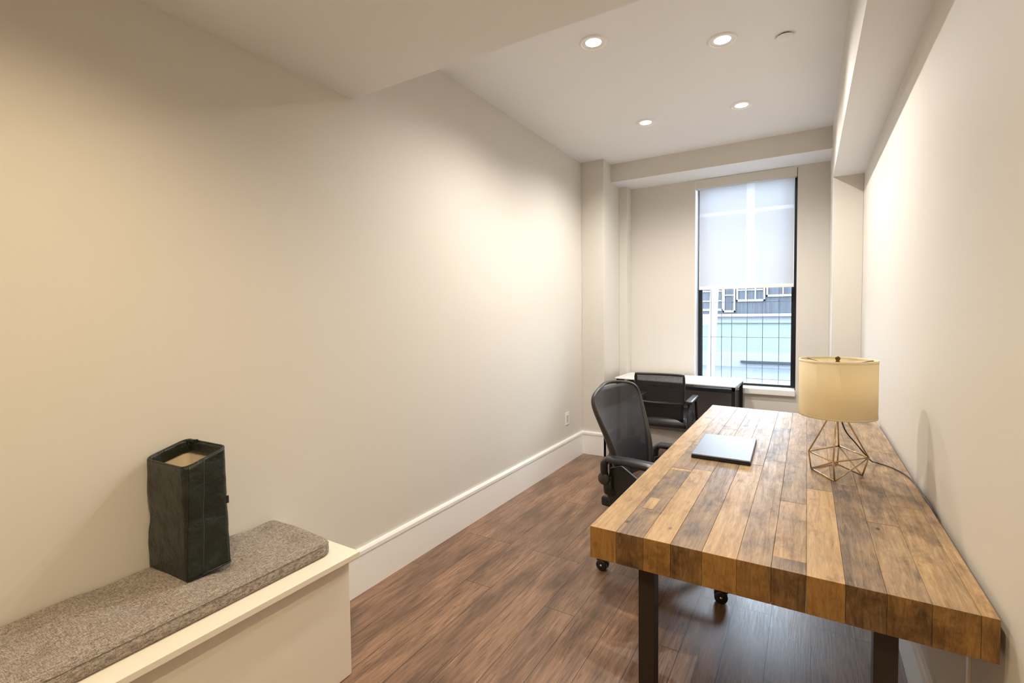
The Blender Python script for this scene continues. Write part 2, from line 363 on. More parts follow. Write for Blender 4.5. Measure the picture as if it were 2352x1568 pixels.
struct('floor', MB().box(XL - .1, XR + .1, YB - .1, YW + .1, -.05, 0), M_floor, 'dark brown wood plank floor running to the window', 'floor')
struct('wall_left', MB().box(XL - .12, XL, YB - .1, YW + .25, 0, HC + .1), M_wall, 'long beige wall on the left above the white baseboard', 'wall')
struct('wall_right', MB().box(XR, XR + .12, YB - .1, YW + .25, 0, HC + .1), M_wall, 'beige wall on the right beside the wooden table', 'wall')
struct('wall_back', MB().box(XL, XR, YB - .12, YB, 0, HC + .1), M_wall, 'beige wall behind the viewer', 'wall')
b = MB()
b.box(XL, WX0, YW, YW + .22, 0, HC + .1); b.box(WX1, XR, YW, YW + .22, 0, HC + .1)
b.box(WX0, WX1, YW, YW + .22, 0, WZ0); b.box(WX0, WX1, YW, YW + .22, WZ1, HC + .1)
struct('wall_front', b, M_wall, 'beige end wall around the tall window', 'wall')
b = MB(); b.box(XL, XP, YP, YW, 0, HC + .1); b.box(XP, XQ, YQ, YW, 0, HC + .1)
struct('wall_pier_left', b, M_wall, 'stepped beige wall pier in the far left corner', 'wall', bevel=.003)
struct('wall_pier_right', MB().box(XSL + .002, XR, YR, YW, 0, HC + .1), M_wall, 'narrow beige wall pier in the far right corner', 'wall', bevel=.003)
struct('ceiling', MB().box(XL, XR, YSF, YW, HC, HC + .1), M_ceil, 'white ceiling with recessed lights', 'ceiling')
# lowered ceiling towards the viewer, beam above the window, soffit along the right wall
struct('trim_1', MB().box(XL, XR, YB, YSF, ZSF, HC + .1), M_ceil, 'lowered white ceiling section at upper left', 'ceiling')
b = MB(); b.box(XP, XSL, YBM, YW, ZBM, HC)
o = struct('trim_2', b, [M_wall, M_ceil], 'beige beam across the ceiling above the window', 'beam')
for p in o.data.polygons:
    if p.normal.z < -.5: p.material_index = 1
b = MB(); b.box(XSL, XR, YSF, YW, ZS, HC)
o = struct('trim_3', b, [M_wall, M_ceil], 'boxed soffit running along the top of the right wall', 'beam')
for p in o.data.polygons:
    if p.normal.z < -.5: p.material_index = 1

# baseboards
def bb_prof(h=.222):
    return [(0, 0), (.016, 0), (.016, h - .03), (.020, h - .028), (.020, h - .010), (.014, h), (0, h)]
b = MB(); b.prism([(XL + x, z) for x, z in bb_prof()], 1.23, YP, 'y')
struct('baseboard_left', b, M_trim, 'tall white baseboard along the left wall', 'baseboard')
b = MB(); b.prism([(YP - x, z) for x, z in bb_prof()], XL + .016, XP + .016, 'x')
b.prism([(XP + x, z) for x, z in bb_prof()], YP - .016, YQ, 'y')
struct('baseboard_pier', b, M_trim, 'white baseboard wrapping the far left wall pier', 'baseboard')
b = MB(); b.prism([(YW - x, z) for x, z in bb_prof()], XQ, XSL, 'x')
struct('baseboard_front', b, M_trim, 'white baseboard under the window', 'baseboard')
b = MB(); b.prism([(XR - x, z) for x, z in [(0, 0), (.014, 0), (.014, .185), (.024, .190), (.024, .205), (.018, .212), (.018, .235), (.010, .245), (0, .247)]], YB, YR, 'y')
struct('baseboard_right', b, M_trim, 'white moulded baseboard along the right wall under the table', 'baseboard')

# ---------------------------------------------------------------- window
win = thing('window_1', 'tall narrow black framed window at the end of the room', 'window', (0, 0, 0), kind='structure')
b = MB(); b.box(WX0, WX0 + .006, YW - .001, YW + .21, WZ0 + .06, WZ1); b.box(WX0 + .006, WX1, YW + .0, YW + .21, WZ1 - .012, WZ1)
b.build('jamb', M_white, win)
b = MB(); y0, y1 = YW + .15, YW + .19
b.box(WX0 + .006, WX0 + .044, y0, y1, WZ0 + .055, WZ1 - .012); b.box(WX1 - .042, WX1, y0, y1, WZ0 + .055, WZ1 - .012)
b.box(WX1 - .006, WX1, YW + .004, y0, WZ0 + .055, WZ1 - .012)
b.box(WX0 + .044, WX1 - .042, y0, y1, WZ0 + .055, WZ0 + .075); b.box(WX0 + .044, WX1 - .042, y0, y1, WZ1 - .06, WZ1 - .012)
wf = b.build('window_frame', M_winframe, win)
MB().box(WX0 + .044, WX1 - .042, YW + .168, YW + .174, WZ0 + .075, WZ1 - .06).build('pane', M_glass, wf)
b = MB(); b.box(WX0 - .0, WX1 + .0, YW - .035, YW + .21, WZ0 - .0, WZ0 + .055); b.build('window_sill', M_white, win, bevel=.008, seg=3)

bl = thing('roller_blind', 'white roller blind pulled halfway down over the tall window', 'blind', (0, YW, 0))
b = MB(); b.box(WX0 + .004, WX1 - .004, -.008, .06, 2.56, 2.646); b.build('cassette', M_wall, bl, bevel=.003)
b = MB(); b.box(WX0 + .040, WX1 - .026, .022, .0235, 1.60, 2.57); bf = b.build('blind_fabric', M_blind, bl)
b = MB(); b.box(WX0 + .036, WX1 - .021, .016, .032, 1.590, 1.620); b.build('bottom_bar', M_white, bl, bevel=.003)
for x in (WX0 + .036, WX1 - .026): MB().box(x, x + .005, .018, .028, 1.60, 2.56).build('side_hem', M_white, bf)

# ---------------------------------------------------------------- outside
M_deck = mat('deck_boards', (.16, .19, .24), .7)
bk = N(M_deck, 'ShaderNodeTexBrick'); tcd = N(M_deck, 'ShaderNodeTexCoord'); L(M_deck, tcd.outputs['Object'], bk.inputs['Vector'])
bk.inputs['Scale'].default_value = 1; bk.inputs['Brick Width'].default_value = 2.4; bk.inputs['Row Height'].default_value = .14; bk.inputs['Mortar Size'].default_value = .006
bk.inputs['Color1'].default_value = (.042, .05, .062, 1); bk.inputs['Color2'].default_value = (.050, .058, .072, 1); bk.inputs['Mortar'].default_value = (.012, .014, .02, 1)
L(M_deck, bk.outputs['Color'], M_deck.node_tree.nodes['Principled BSDF'].inputs['Base Color'])
M_teal = mat('pale_green_cladding', (.085, .110, .098), .8)
M_pale = mat('pale_render', (.105, .115, .125), .8)
M_whitex = mat('white_exterior_paint', (.30, .30, .30), .6)
M_curt = mat('blue_grey_glazing', (.06, .08, .11), .5)
wv = N(M_curt, 'ShaderNodeTexNoise'); tcc = N(M_curt, 'ShaderNodeTexCoord'); mpc = N(M_curt, 'ShaderNodeMapping'); mpc.inputs['Scale'].default_value = (22, 1, .7)
L(M_curt, tcc.outputs['Object'], mpc.inputs[0]); L(M_curt, mpc.outputs[0], wv.inputs['Vector']); wv.inputs['Scale'].default_value = 1.5
rc = ramp(M_curt, [(.35, (.002, .004, .009)), (.65, (.014, .020, .030))]); L(M_curt, wv.outputs['Fac'], rc.inputs[0]); L(M_curt, rc.outputs[0], M_curt.node_tree.nodes['Principled BSDF'].inputs['Base Color'])
tag(MB().box(-6, 5, YW + .25, 9.6, .30, .45).build('roof_deck', M_deck), 'grey boarded roof deck outside the window', 'deck', kind='structure')
bd = thing('building', 'neighbouring building with pale green band and grey windows beyond the deck', 'building', (0, 9.0, .45))
b = MB(); b.box(-6, 5, 0, .5, 0, .25); b.build('plinth', M_pale, bd)
b = MB(); b.box(-6, 5, .02, .5, .25, .74); b.build('cladding', M_teal, bd)
b = MB(); b.box(-6, 5, -.02, .5, .74, .85); b.build('band', M_pale, bd)
b = MB(); b.box(-6, 5, -.10, .5, .85, .89); b.build('ledge', M_whitex, bd)
b = MB(); b.box(-6, 5, .08, .5, .89, 1.5); b.build('glazing', M_curt, bd)
b = MB(); b.box(-6, 5, -.04, .5, 1.5, 1.62); b.build('parapet', M_pale, bd)
b = MB(); b.box(-.95, 0.3, -.05, 0, .075, .108); b.build('gutter', M_winframe, bd)
def bwin(x0, x1, z0, z1, nx=2, nz=1, name='window'):
    b = MB(); t = .022
    b.box(x0, x1, .04, .08, z0, z0 + t * 1.4); b.box(x0, x1, .04, .08, z1 - t, z1); b.box(x0, x0 + t, .04, .08, z0, z1); b.box(x1 - t, x1, .04, .08, z0, z1)
    for i in range(1, nx):
        x = x0 + (x1 - x0) * i / nx; b.box(x - t / 3, x + t / 3, .05, .08, z0, z1)
    for i in range(1, nz):
        z = z0 + (z1 - z0) * i / nz; b.box(x0, x1, .05, .08, z - t / 3, z + t / 3)
    b.build(name, M_whitex, bd)
for x0, x1, z0, z1, nx, nz in ((-1.03, -.60, 1.10, 1.48, 3, 2), (-1.62, -1.24, .95, 1.45, 2, 3), (-.58, -.1, 1.17, 1.48, 2, 1), (.0, .6, 1.1, 1.48, 3, 2), (-2.6, -1.9, 1.1, 1.48, 3, 2), (-1.24, -1.05, .92, 1.5, 1, 2), (1.0, 1.8, 1.1, 1.48, 3, 2)):
    bwin(x0, x1, z0, z1, nx, nz)
b = MB(); b.tube([(-1.01, 6.2, .45), (-.985, 6.2, .62), (-.942, 6.2, 1.66), (-.885, 6.2, 3.0)], .045, 12)
pole = tag(b.build('white_pole', M_whitex), 'leaning white pole standing on the deck outside the window', 'pole')
b = MB(); b.box(-1.45, -1.0, 6.22, 6.30, 1.22, 1.33); b.box(-1.45, -1.38, 6.22, 6.30, .45, 1.22)
tag(b.build('white_railing', M_whitex), 'white rail and post left of the leaning pole outside', 'railing')
g = thing('window_grille', 'thin wire security grille outside the window pane', 'grille', (0, 5.25, 0))
b = MB()
for x in (-.93, -.83, -.7315, -.6386, -.501, -.3655, -.2283, -.1176): b.tube([(x, 0, .66), (x, 0, 2.64)], .0032, 6)
b.build('vertical_wires', M_panel, g)
b = MB()
for z in (.724, 1.1246, 1.468, 1.85, 2.25): b.tube([(WX0, 0, z), (WX1, 0, z)], .0028, 6)
b.build('horizontal_wires', M_panel, g)

# ---------------------------------------------------------------- recessed lights
M_lens = bpy.data.materials.new('lamp_lens'); M_lens.use_nodes = True
nt = M_lens.node_tree; nt.nodes.clear(); em = N(M_lens, 'ShaderNodeEmission'); em.inputs[0].default_value = (1, .93, .82, 1); em.inputs[1].default_value = 9
ou = N(M_lens, 'ShaderNodeOutputMaterial'); L(M_lens, em.outputs[0], ou.inputs[0])
def downlight(x, y, z, label, power, group='recessed downlights in the white ceiling', col=(1, .95, .88)):
    t = thing('recessed_light', label, 'ceiling light', (x, y, z), 0, group)
    b = MB(); b.lathe([(.040, .002), (.044, -.004), (.046, -.002), (.050, -.005), (.055, -.006), (.058, -.003), (.061, -.008), (.066, -.010), (.073, -.006), (.075, 0.0)], n=48); tr = b.build('trim_ring', M_white, t)
    b = MB(); b.lathe([(.0001, -.002), (.041, -.003), (.041, .0)], n=40); b.build('lens', M_lens, tr)
    l = bpy.data.lights.new('downlight_beam', 'SPOT'); l.energy = power; l.color = col; l.spot_size = math.radians(156); l.spot_blend = .8; l.shadow_soft_size = .014
    lo = bpy.data.objects.new('downlight_beam', l); COL.objects.link(lo); lo.parent = t; lo.location = (0, 0, -.035)
    return t
DL = 60
downlight(-.997, 2.521, HC, 'recessed ceiling light nearest the lowered ceiling, left of the front pair', DL)
downlight(-.404, 2.866, HC, 'recessed ceiling light beside the small round ceiling cap', DL)
downlight(-.412, 3.824, HC, 'recessed ceiling light nearest the right soffit, in the pair near the window', DL)
downlight(-1.071, 3.770, HC, 'recessed ceiling light nearest the far left corner, lowest in view', DL)
for x, y, pw, lb in ((-1.12, .42, 34, 'unseen light added in the lowered ceiling above the storage bench'), (-.28, .12, 68, 'unseen light added in the lowered ceiling above the viewer'), (-.85, -1.7, 45, 'unseen light added in the lowered ceiling well behind the viewer')):
    downlight(x, y, ZSF, lb, pw, 'added unseen lights of the lowered ceiling', (1, .80, .52))  # unseen guessed fittings, added to light the near part of the room
b = MB(); b.lathe([(.0001, -.010), (.041, -.010), (.0425, -.0085), (.041, -.007), (.0001, -.007)], n=40)
o = b.build('sprinkler_cap', M_ceil); o.location = (-.117, 3.0, HC)
tag(o, 'small round white cap on the ceiling next to the soffit', 'ceiling cap')
b = MB(); b.lathe([(.034, -.0072), (.034, .001)], n=32); b.build('neck', M_blackmetal, o)

# ---------------------------------------------------------------- outlet, cable cover
t = thing('wall_outlet', 'white wall outlet low on the left wall near the far corner', 'outlet', (XL, 4.075, .408))
cp = MB().box(0, .006, -.04, .04, -.058, .058).build('cover_plate', M_white, t, bevel=.002)
b = MB(); b.box(.005, .009, -.017, .017, -.034, .034); b.build('socket', mat('socket_grey', (.55, .55, .58), .4), cp, bevel=.001)
b = MB(); b.box(XR - .006, XR + .0, 1.548, 1.566, .247, .64)
tag(b.build('cable_cover', M_bench, bevel=.001), 'thin cream vertical cable strip on the right wall under the table', 'cable cover')

# ---------------------------------------------------------------- bench, cushion, bag
t = thing('storage_bench', 'cream painted storage bench built along the left wall', 'bench', (-1.68, 0, 0))
MB().box(XL + .001 + 1.68, -1.478 + 1.68, -1.6, 1.232, 0, .456).build('body', M_bench, t, bevel=.006, seg=3)
MB().box(XL + .001 + 1.68, -1.445 + 1.68, -1.62, 1.2546, .4565, .478).build('lid', M_bench, t, bevel=.002)

def cushion():
    x0, x1, y0, y1, z0, z1 = -1.881, -1.522, -1.5, 1.185, .4785, .538
    cx, cy, hx, hy = (x0 + x1) / 2, (y0 + y1) / 2, (x1 - x0) / 2, (y1 - y0) / 2
    tufts = [(tx, 1.095 - .235 * k) for k in range(11) for tx in (-1.650, -1.825)]
    b = MB(); n = 260; m = 44
    def top(u, v):
        x = x0 + (x1 - x0) * u; y = y0 + (y1 - y0) * v
        # round corners in plan
        ex = min(x - x0, x1 - x); ey = min(y - y0, y1 - y); r = .03
        if ex < r and ey < r:
            dx, dy = r - ex, r - ey; d = math.hypot(dx, dy)
            k = max(dx, dy) / d if d > 0 else 1
            sx = 1 if x < cx else -1; sy = 1 if y < cy else -1
            x = (x0 if sx > 0 else x1) + sx * (r - dx * k); y = (y0 if sy > 0 else y1) + sy * (r - dy * k)
            e = r - max(dx, dy)
        else: e = min(ex, ey)
        z = z1 - .012 * max(0, 1 - e / .022) ** 2
        for tx, ty in tufts:
            d2 = (x - tx) ** 2 + (y - ty) ** 2
            z -= .012 * math.exp(-d2 / (2 * .018 ** 2)) + .010 * math.exp(-d2 / (2 * .05 ** 2))
        z += .008 * (1 - (2 * u - 1) ** 2) + .006 * (1 - u)
        z += .0025 * noise.noise(Vector((x * 9, y * 9, 0)))
        return Vector((x, y, z))
    b.grid(top, m, n)
    ring = [i for i in range(m)] + [j * m + m - 1 for j in range(1, n)] + [(n - 1) * m + i for i in range(m - 2, -1, -1)] + [j * m for j in range(n - 2, 0, -1)]
    vs = b.v[:]; k = len(ring)
    prev = ring
    for (zz, out) in ((z1 - .020, .0035), (z1 - .032, .004), (z0 + .010, .003), (z0, -.006)):
        cur = []
        for i in ring:
            v = Vector(vs[i]); d = Vector(((v.x - cx) / hx, 0, 0)) if abs(v.x - cx) / hx > .97 else Vector((0, 0, 0))
            if abs(v.y - cy) > hy - .02: d += Vector((0, math.copysign(1, v.y - cy), 0))
            b.v.append((v.x + d.x * out * (0 if v.x < cx else 1), v.y + d.y * out, zz)); cur.append(len(b.v) - 1)
        for i in range(k):
            b.f.append((prev[i], prev[(i + 1) % k], cur[(i + 1) % k], cur[i])); b.mi.append(0); b.smooth.append(True); b.col.append(None)
        prev = cur
    t = thing('bench_cushion', 'long grey brown tufted tweed cushion lying on the cream bench', 'cushion', (0, 0, 0))
    pd = b.build('pad', M_tweed, t)
    b = MB(); zp = z1 - .014; b.tube([(x1 + .0025, y0 + .03, zp), (x1 + .0025, y1 - .035, zp), (x1 - .008, y1 - .007, zp), (x1 - .035, y1 + .002, zp), (x0 + .02, y1 + .002, zp)], .0028, 8)
    b.build('piping', M_tweed, pd)
cushion()

def bag():
    t = thing('leather_bag', 'dark green black open-topped leather bag with cream lining on the bench cushion', 'bag', (-1.7545, .806, .5512), math.radians(3))
    # plan: rounded rectangle, half sizes (a,b); height h
    def plan(s, a, bb, r):
        # s in 0..1 around perimeter
        pts = []
        seq = [(a, -bb + r, a, bb - r), (a - r, bb, -a + r, bb), (-a, bb - r, -a, -bb + r), (-a + r, -bb, a - r, -bb)]
        L_ = []
        for i in range(4):
            x0, y0, x1, y1 = seq[i]; L_.append(('l', x0, y0, x1, y1, math.hypot(x1 - x0, y1 - y0)))
            cxy = [(a - r, bb - r), (-a + r, bb - r), (-a + r, -bb + r), (a - r, -bb + r)][i]
            L_.append(('a', cxy[0], cxy[1], i * PI / 2, r, r * PI / 2))
        tot = sum(q[5] for q in L_); d = s % 1.0 * tot
        for q in L_:
            if d <= q[5]:
                k = d / q[5]
                if q[0] == 'l': return q[1] + (q[3] - q[1]) * k, q[2] + (q[4] - q[2]) * k
                an = q[3] + k * PI / 2; return q[1] + q[4] * math.cos(an), q[2] + q[4] * math.sin(an)
            d -= q[5]
        return seq[0][0], seq[0][1]
    h = .385
    def wall(off, zt=None):
        def f(u, v):
            a = .115 + .002 * v; bb = .068 + .0 * v
            z = h * v
            x, y = plan(u, a - off, bb - off, .010 + .014 * v)
            # soft bulges and horizontal folds
            w = math.sin(PI * min(1, v * 1.05))
            nx, ny = (1 if x > a * .85 else (-1 if x < -a * .85 else 0)), (1 if y > bb * .8 else (-1 if y < -bb * .8 else 0))
            k = .003 * noise.noise(Vector((x * 9, y * 9, z * 9))) * w + .0016 * noise.noise(Vector((x * 16, y * 16, z * 30 + 5))) * w
            k += -.003 * math.exp(-((v - .52) / .09) ** 2)
            x += nx * k; y += ny * k
            z += v * (y / bb * .019 - .012)
            return Vector((x, y, z))
        return f
    b = MB(); b.grid(wall(0), 120, 60, closed_u=True)
    # floor
    o = len(b.v); ring = list(range(120)); b.v.append((0, 0, 0)); 
    for i in range(120): b.f.append((i, (i + 1) % 120, o)); b.mi.append(0); b.smooth.append(True); b.col.append(None)
    b.build('body', M_bag, t, thick=.002)
    inner = wall(.004)
    b = MB(); b.grid(lambda u, v: inner(u, .02 + .90 * v), 120, 40, closed_u=True)
    o = len(b.v); b.v.append((0, 0, h * .02))
    for i in range(120): b.f.append((i, (i + 1) % 120, o)); b.mi.append(0); b.smooth.append(True); b.col.append(None)
    b.build('lining', M_lining, t)
    band = wall(.0055)
    b = MB(); b.grid(lambda u, v: band(u, .89 + .112 * v), 120, 6, closed_u=True); b.build('inner_band', M_bag, t, thick=.002)
    rim = wall(.002)
    b = MB(); b.tube([rim(i / 90, 1.0) + Vector((0, 0, .001)) for i in range(90)], .0028, 8, closed=True); b.build('rim', M_bag, t)
    outer = wall(-.002)
    # corner piping and the strap panel on the face towards the room
    def vline(u, r, name, m, lo=.0, hi=1.0):
        b = MB(); b.tube([outer(u, lo + (hi - lo) * i / 40) for i in range(41)], r, 6); b.build(name, m, t)
    per = 2 * (.224 + .14)
    yf = .0
    vline(.985, .0020, 'seam', M_bag); vline(.185, .0020, 'seam', M_bag)
    st = wall(-.0035)
    b = MB(); b.grid(lambda u, v: st(-.012 + .062 * u, .01 + .985 * v), 12, 50); b.build('strap_panel', M_bag, t, thick=.0015)
    b = MB(); vline(.052, .0011, 'stitching', M_stitch, .05, .99)
    b = MB(); b.tube([outer(.985 + .22 * i / 30, .008) for i in range(31)], .0028, 6); b.build('bottom_piping', M_bag, t)
    b = MB(); Mx = Matrix.Translation((-.096, .062, h + .004)) @ Matrix.Rotation(math.radians(-8), 4, 'Y')
    b.box(-.004, .05, -.004, .004, -.006, .003, M=Mx); b.box(-.010, .006, -.006, .006, -.016, .005, M=Mx); b.build('tab', M_bag, t, bevel=.001)
    b = MB(); b.box(-.003, .003, -.004, .006, -.015, .010, M=Matrix.Translation((.108, .0655, h * .56))); b.build('side_loop', M_bag, t, bevel=.001)
bag()

# ---------------------------------------------------------------- wooden table
TX0, TX1, TY0, ZT, TT = -.529, .333, 1.296, .76, .091
seams = [TX0, -.4517, -.3752, -.3029, -.2246, -.143, -.0677, .0046, .0803, .1544, .2296, .3049, TX1]
def table():
    t = thing('wooden_table', 'large reclaimed wood plank table on dark steel legs along the right wall', 'table', (0, 0, 0))
    b = MB(); g = .0003
    # (tone, y end) runs front to back per plank; tone 0 honey .. 1 weathered
    runs = [
        [(.12, 3.5)],
        [(.85, 1.93), (.05, 1.96), (.72, 2.35), (.55, 3.5)],
        [(.05, 1.98), (.6, 2.75), (.45, 3.5)],
        [(.8, 2.20), (.45, 2.85), (.9, 3.5)],
        [(.08, 2.15), (.5, 2.7), (.35, 3.5)],
        [(.55, 2.25), (.8, 2.9), (.5, 3.5)],
        [(.95, 1.36), (.4, 1.78), (.75, 2.45), (.55, 3.5)],
        [(.15, 1.95), (.5, 2.6), (.65, 3.5)],
        [(.95, 2.05), (.6, 3.5)],
        [(.7, 1.72), (.6, 2.5), (.75, 3.5)],
        [(.45, 1.9), (.65, 2.6), (.5, 3.5)],
        [(.4, 2.3), (.6, 3.5)],
    ]
    for i in range(12):
        x0, x1 = seams[i] + g, seams[i + 1] - g
        y = TY0; yend0 = 3.425 - (x0 - TX0) * .10; yend1 = 3.425 - (x1 - TX0) * .10
        for tone, ye in runs[i]:
            last = ye > 3.4
            a0, a1 = (yend0, yend1) if last else (ye, ye)
            z1 = ZT - random.random() * .0008
            vs = [(x0, y, ZT - TT), (x1, y, ZT - TT), (x0, a0, ZT - TT), (x1, a1, ZT - TT), (x0, y, z1), (x1, y, z1), (x0, a0, z1), (x1, a1, z1)]
            b.add(vs, [(0, 2, 3, 1), (4, 5, 7, 6), (0, 1, 5, 4), (2, 6, 7, 3), (0, 4, 6, 2), (1, 3, 7, 5)], 0, False, (tone, random.random(), 0))
            y = ye + .0008
    # small inlaid repair patch on the second plank
    b.box(-.437, -.405, 1.50, 1.60, ZT - .004, ZT + .0004, 0, (.0, .33, 0))
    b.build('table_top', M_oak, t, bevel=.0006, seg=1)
    zt = ZT - TT
    for (x0, y0) in ((-.400, 1.335), (.136, 1.335), (-.400, 3.21), (.136, 3.21)):
        MB().box(x0, x0 + .045, y0, y0 + .045, 0, zt).build('leg', M_steel, t, bevel=.002)
    for y0 in (1.340, 3.215): MB().box(-.355, .136, y0, y0 + .035, 0, .012).build('foot_bar', M_steel, t)
table()

# laptop
def laptop():
    q = [(-.413, 2.128), (-.185, 2.122), (-.196, 2.530), (-.421, 2.512)]
    cx, cy = sum(p[0] for p in q) / 4, sum(p[1] for p in q) / 4
    t = thing('laptop', 'closed dark laptop lying near the left edge of the wooden table', 'laptop', (cx, cy, ZT + .0005))
    def slab(z0, z1, ins, name, m, bev):
        p = [((x - cx) * (1 - ins), (y - cy) * (1 - ins * .6)) for x, y in q]
        MB().prism(p, z0, z1).build(name, m, t, bevel=bev, seg=3)
    slab(0, .0105, 0, 'base', M_blackmetal, .003)
    slab(.012, .0185, .008, 'lid', mat('laptop_lid', (.20, .23, .31), .38, spec=.5), .0025)
    MB().box(-.10, .10, .18, .194, .009, .0125).build('hinge', M_blackmetal, t)
laptop()

# table lamp
def lamp():
    C = Vector((.0995, 2.190, ZT + .0005))
    t = thing('table_lamp', 'table lamp with cream drum shade and brass wire geometric base', 'lamp', C)
    P = lambda x, y, z: Vector((x, y, z)) - C
    zt = ZT + .0035
    L1, L2, L3, L4 = P(.090, 2.065, zt), P(.019, 2.194, zt), P(.180, 2.185, zt), P(.109, 2.314, zt)
    zm = .838
    A, Fv, B, K = P(.010, 2.158, zm), P(.084, 2.040, zm), P(.196, 2.163, zm), P(.112, 2.30, zm)
    ap = P(.0995, 2.19, 1.025)
    r = .0027
    def top(v, k=.0): return ap + (v - ap).normalized() * .012
    b = MB()
    for pq in ((top(A), A), (top(Fv), Fv), (top(B), B), (top(K), K), (A, Fv), (Fv, B), (B, K), (K, A)): b.tube(pq, r, 8)
    for v in (A, Fv, B, K): b.lathe([(.0001, -.003), (.0028, -.0015), (.003, 0), (.0028, .0015), (.0001, .003)], v, 10)
    b.build('upper_cage', M_brass, t)
    b = MB()
    for pq in ((L1, L2), (L2, Fv), (A, L2), (Fv, L1), (B, L1), (B, L3), (Fv, L3), (K, L4), (K, L3), (A, L4), (L4, L2)): b.tube(pq, r, 8)
    for v in (L1, L2, L3, L4): b.lathe([(.0001, -.003), (.0028, -.0015), (.003, 0), (.0028, .0015), (.0001, .003)], v, 10)
    b.build('lower_cage', M_brass, t)
    b = MB(); z = 1.02 - C.z; b.lathe([(.0001, z - .01), (.012, z - .01), (.014, z), (.014, z + .05), (.010, z + .055), (.0001, z + .055)], n=20); sk = b.build('socket', M_finial, t)
    b = MB(); b.lathe([(.0001, z + .055), (.014, z + .058), (.028, z + .09), (.030, z + .105), (.022, z + .125), (.0001, z + .135)], n=20); b.build('bulb', mat('bulb_glass', (.8, .8, .78), .3), sk)
    R, z0, z1 = .1245, .979 - C.z, 1.1885 - C.z
    b = MB(); b.lathe([(R, z0), (R, z1), (R - .0018, z1), (R - .0018, z0), (R, z0)], n=96); ls = b.build('lamp_shade', M_shade, t)
    mrim = mat('shade_binding', (.84, .75, .55), .8, spec=.1)
    b = MB(); b.lathe([(R + .0008, z1 - .006), (R + .0008, z1 + .0015), (R - .003, z1 + .0015), (R - .003, z1 - .006)], n=96); b.build('shade_rim', mrim, ls)
    b = MB(); b.lathe([(R + .0008, z0 + .006), (R + .0008, z0 - .001), (R - .003, z0 - .001), (R - .003, z0 + .006)], n=96); b.build('shade_rim', mrim, ls)
    b = MB()
    for k in range(3):
        a = k * 2 * PI / 3 + .4; b.tube([(0, 0, z1 - .012), (R * .6 * math.cos(a), R * .6 * math.sin(a), z1 - .012), ((R - .003) * math.cos(a), (R - .003) * math.sin(a), z1 - .004)], .0015, 6)
    b.tube([(0, .0, z + .05), (.034, 0, z + .08), (.034, 0, z1 - .03), (0, 0, z1 - .012)], .0015, 6); b.tube([(0, .0, z + .05), (-.034, 0, z + .08), (-.034, 0, z1 - .03), (0, 0, z1 - .012)], .0015, 6)
    b.build('harp', M_finial, t)
    b = MB(); q = z1 - .012; b.lathe([(.0001, q), (.007, q), (.008, q + .004), (.005, q + .008), (.0085, q + .014), (.0085, q + .019), (.004, q + .024), (.0001, q + .025)], n=20); b.build('finial', M_finial, t)
    pts = [P(.0995, 2.19, 1.02), P(.1248, 2.20, .927), P(.1604, 2.22, .8742), P(.194, 2.26, .825), P(.220, 2.33, .785), P(.243, 2.39, .7655), P(.272, 2.368, .764), P(.302, 2.315, .764), P(.322, 2.245, .764), P(.331, 2.145, .764), P(.332, 2.02, .764), P(.336, 1.93, .760), P(.3397, 1.89, .74), P(.3397, 1.87, .67)]
    # smooth with catmull-rom
    sm = []
    for i in range(len(pts) - 1):
        p0, p1, p2, p3 = pts[max(i - 1, 0)], pts[i], pts[i + 1], pts[min(i + 2, len(pts) - 1)]
        for k in range(6):
            u = k / 6; sm.append(.5 * ((2 * p1) + (p2 - p0) * u + (2 * p0 - 5 * p1 + 4 * p2 - p3) * u * u + (3 * p1 - p0 - 3 * p2 + p3) * u ** 3))
    sm.append(pts[-1])
    b = MB(); b.tube(sm, .0024, 8); b.build('power_cord', M_cordm, t)
lamp()

# ---------------------------------------------------------------- mesh task chair
def lerp_tab(tab, z):
    for (a, va), (c, vc) in zip(tab, tab[1:]):
        if z <= c: 
            k = (z - a) / (c - a); k = max(0, min(1, k)); return va + (vc - va) * k
    return tab[-1][1]
def castor(t, x, y, ang):
    b = MB(); M = Matrix.Translation((x, y, 0)) @ Matrix.Rotation(ang, 4, 'Z')
    # twin wheel with hood and chrome axle cap
    for s in (-1, 1):
        Mw = M @ Matrix.Translation((-.012, s * .013, .030)) @ Matrix.Rotation(PI / 2, 4, 'X')
        b.lathe([(.0001, -.010), (.024, -.010), (.0295, -.007), (.030, 0), (.0295, .007), (.024, .010), (.0001, .010)], n=24, M=Mw)
    b.build('castor_wheel', M_rubber, t)
    c = MB(); c.tube([M @ Vector((-.036, 0, .042)), M @ Vector((-.03, 0, .058)), M @ Vector((-.012, 0, .068)), M @ Vector((.008, 0, .064)), M @ Vector((.016, 0, .05))], [.010, .018, .021, .019, .012], 12, flat=(1.1, .7))
    c.tube([M @ Vector((0, 0, .06)), M @ Vector((0, 0, .095))], .008, 10)
    c.build('castor_hood', M_blackmetal, t)
    d = MB(); Mw = M @ Matrix.Translation((-.012, 0, .030)) @ Matrix.Rotation(PI / 2, 4, 'X'); d.lathe([(.0001, -.026), (.006, -.025), (.006, .025), (.0001, .026)], n=12, M=Mw); d.build('axle_cap', M_chrome, t)

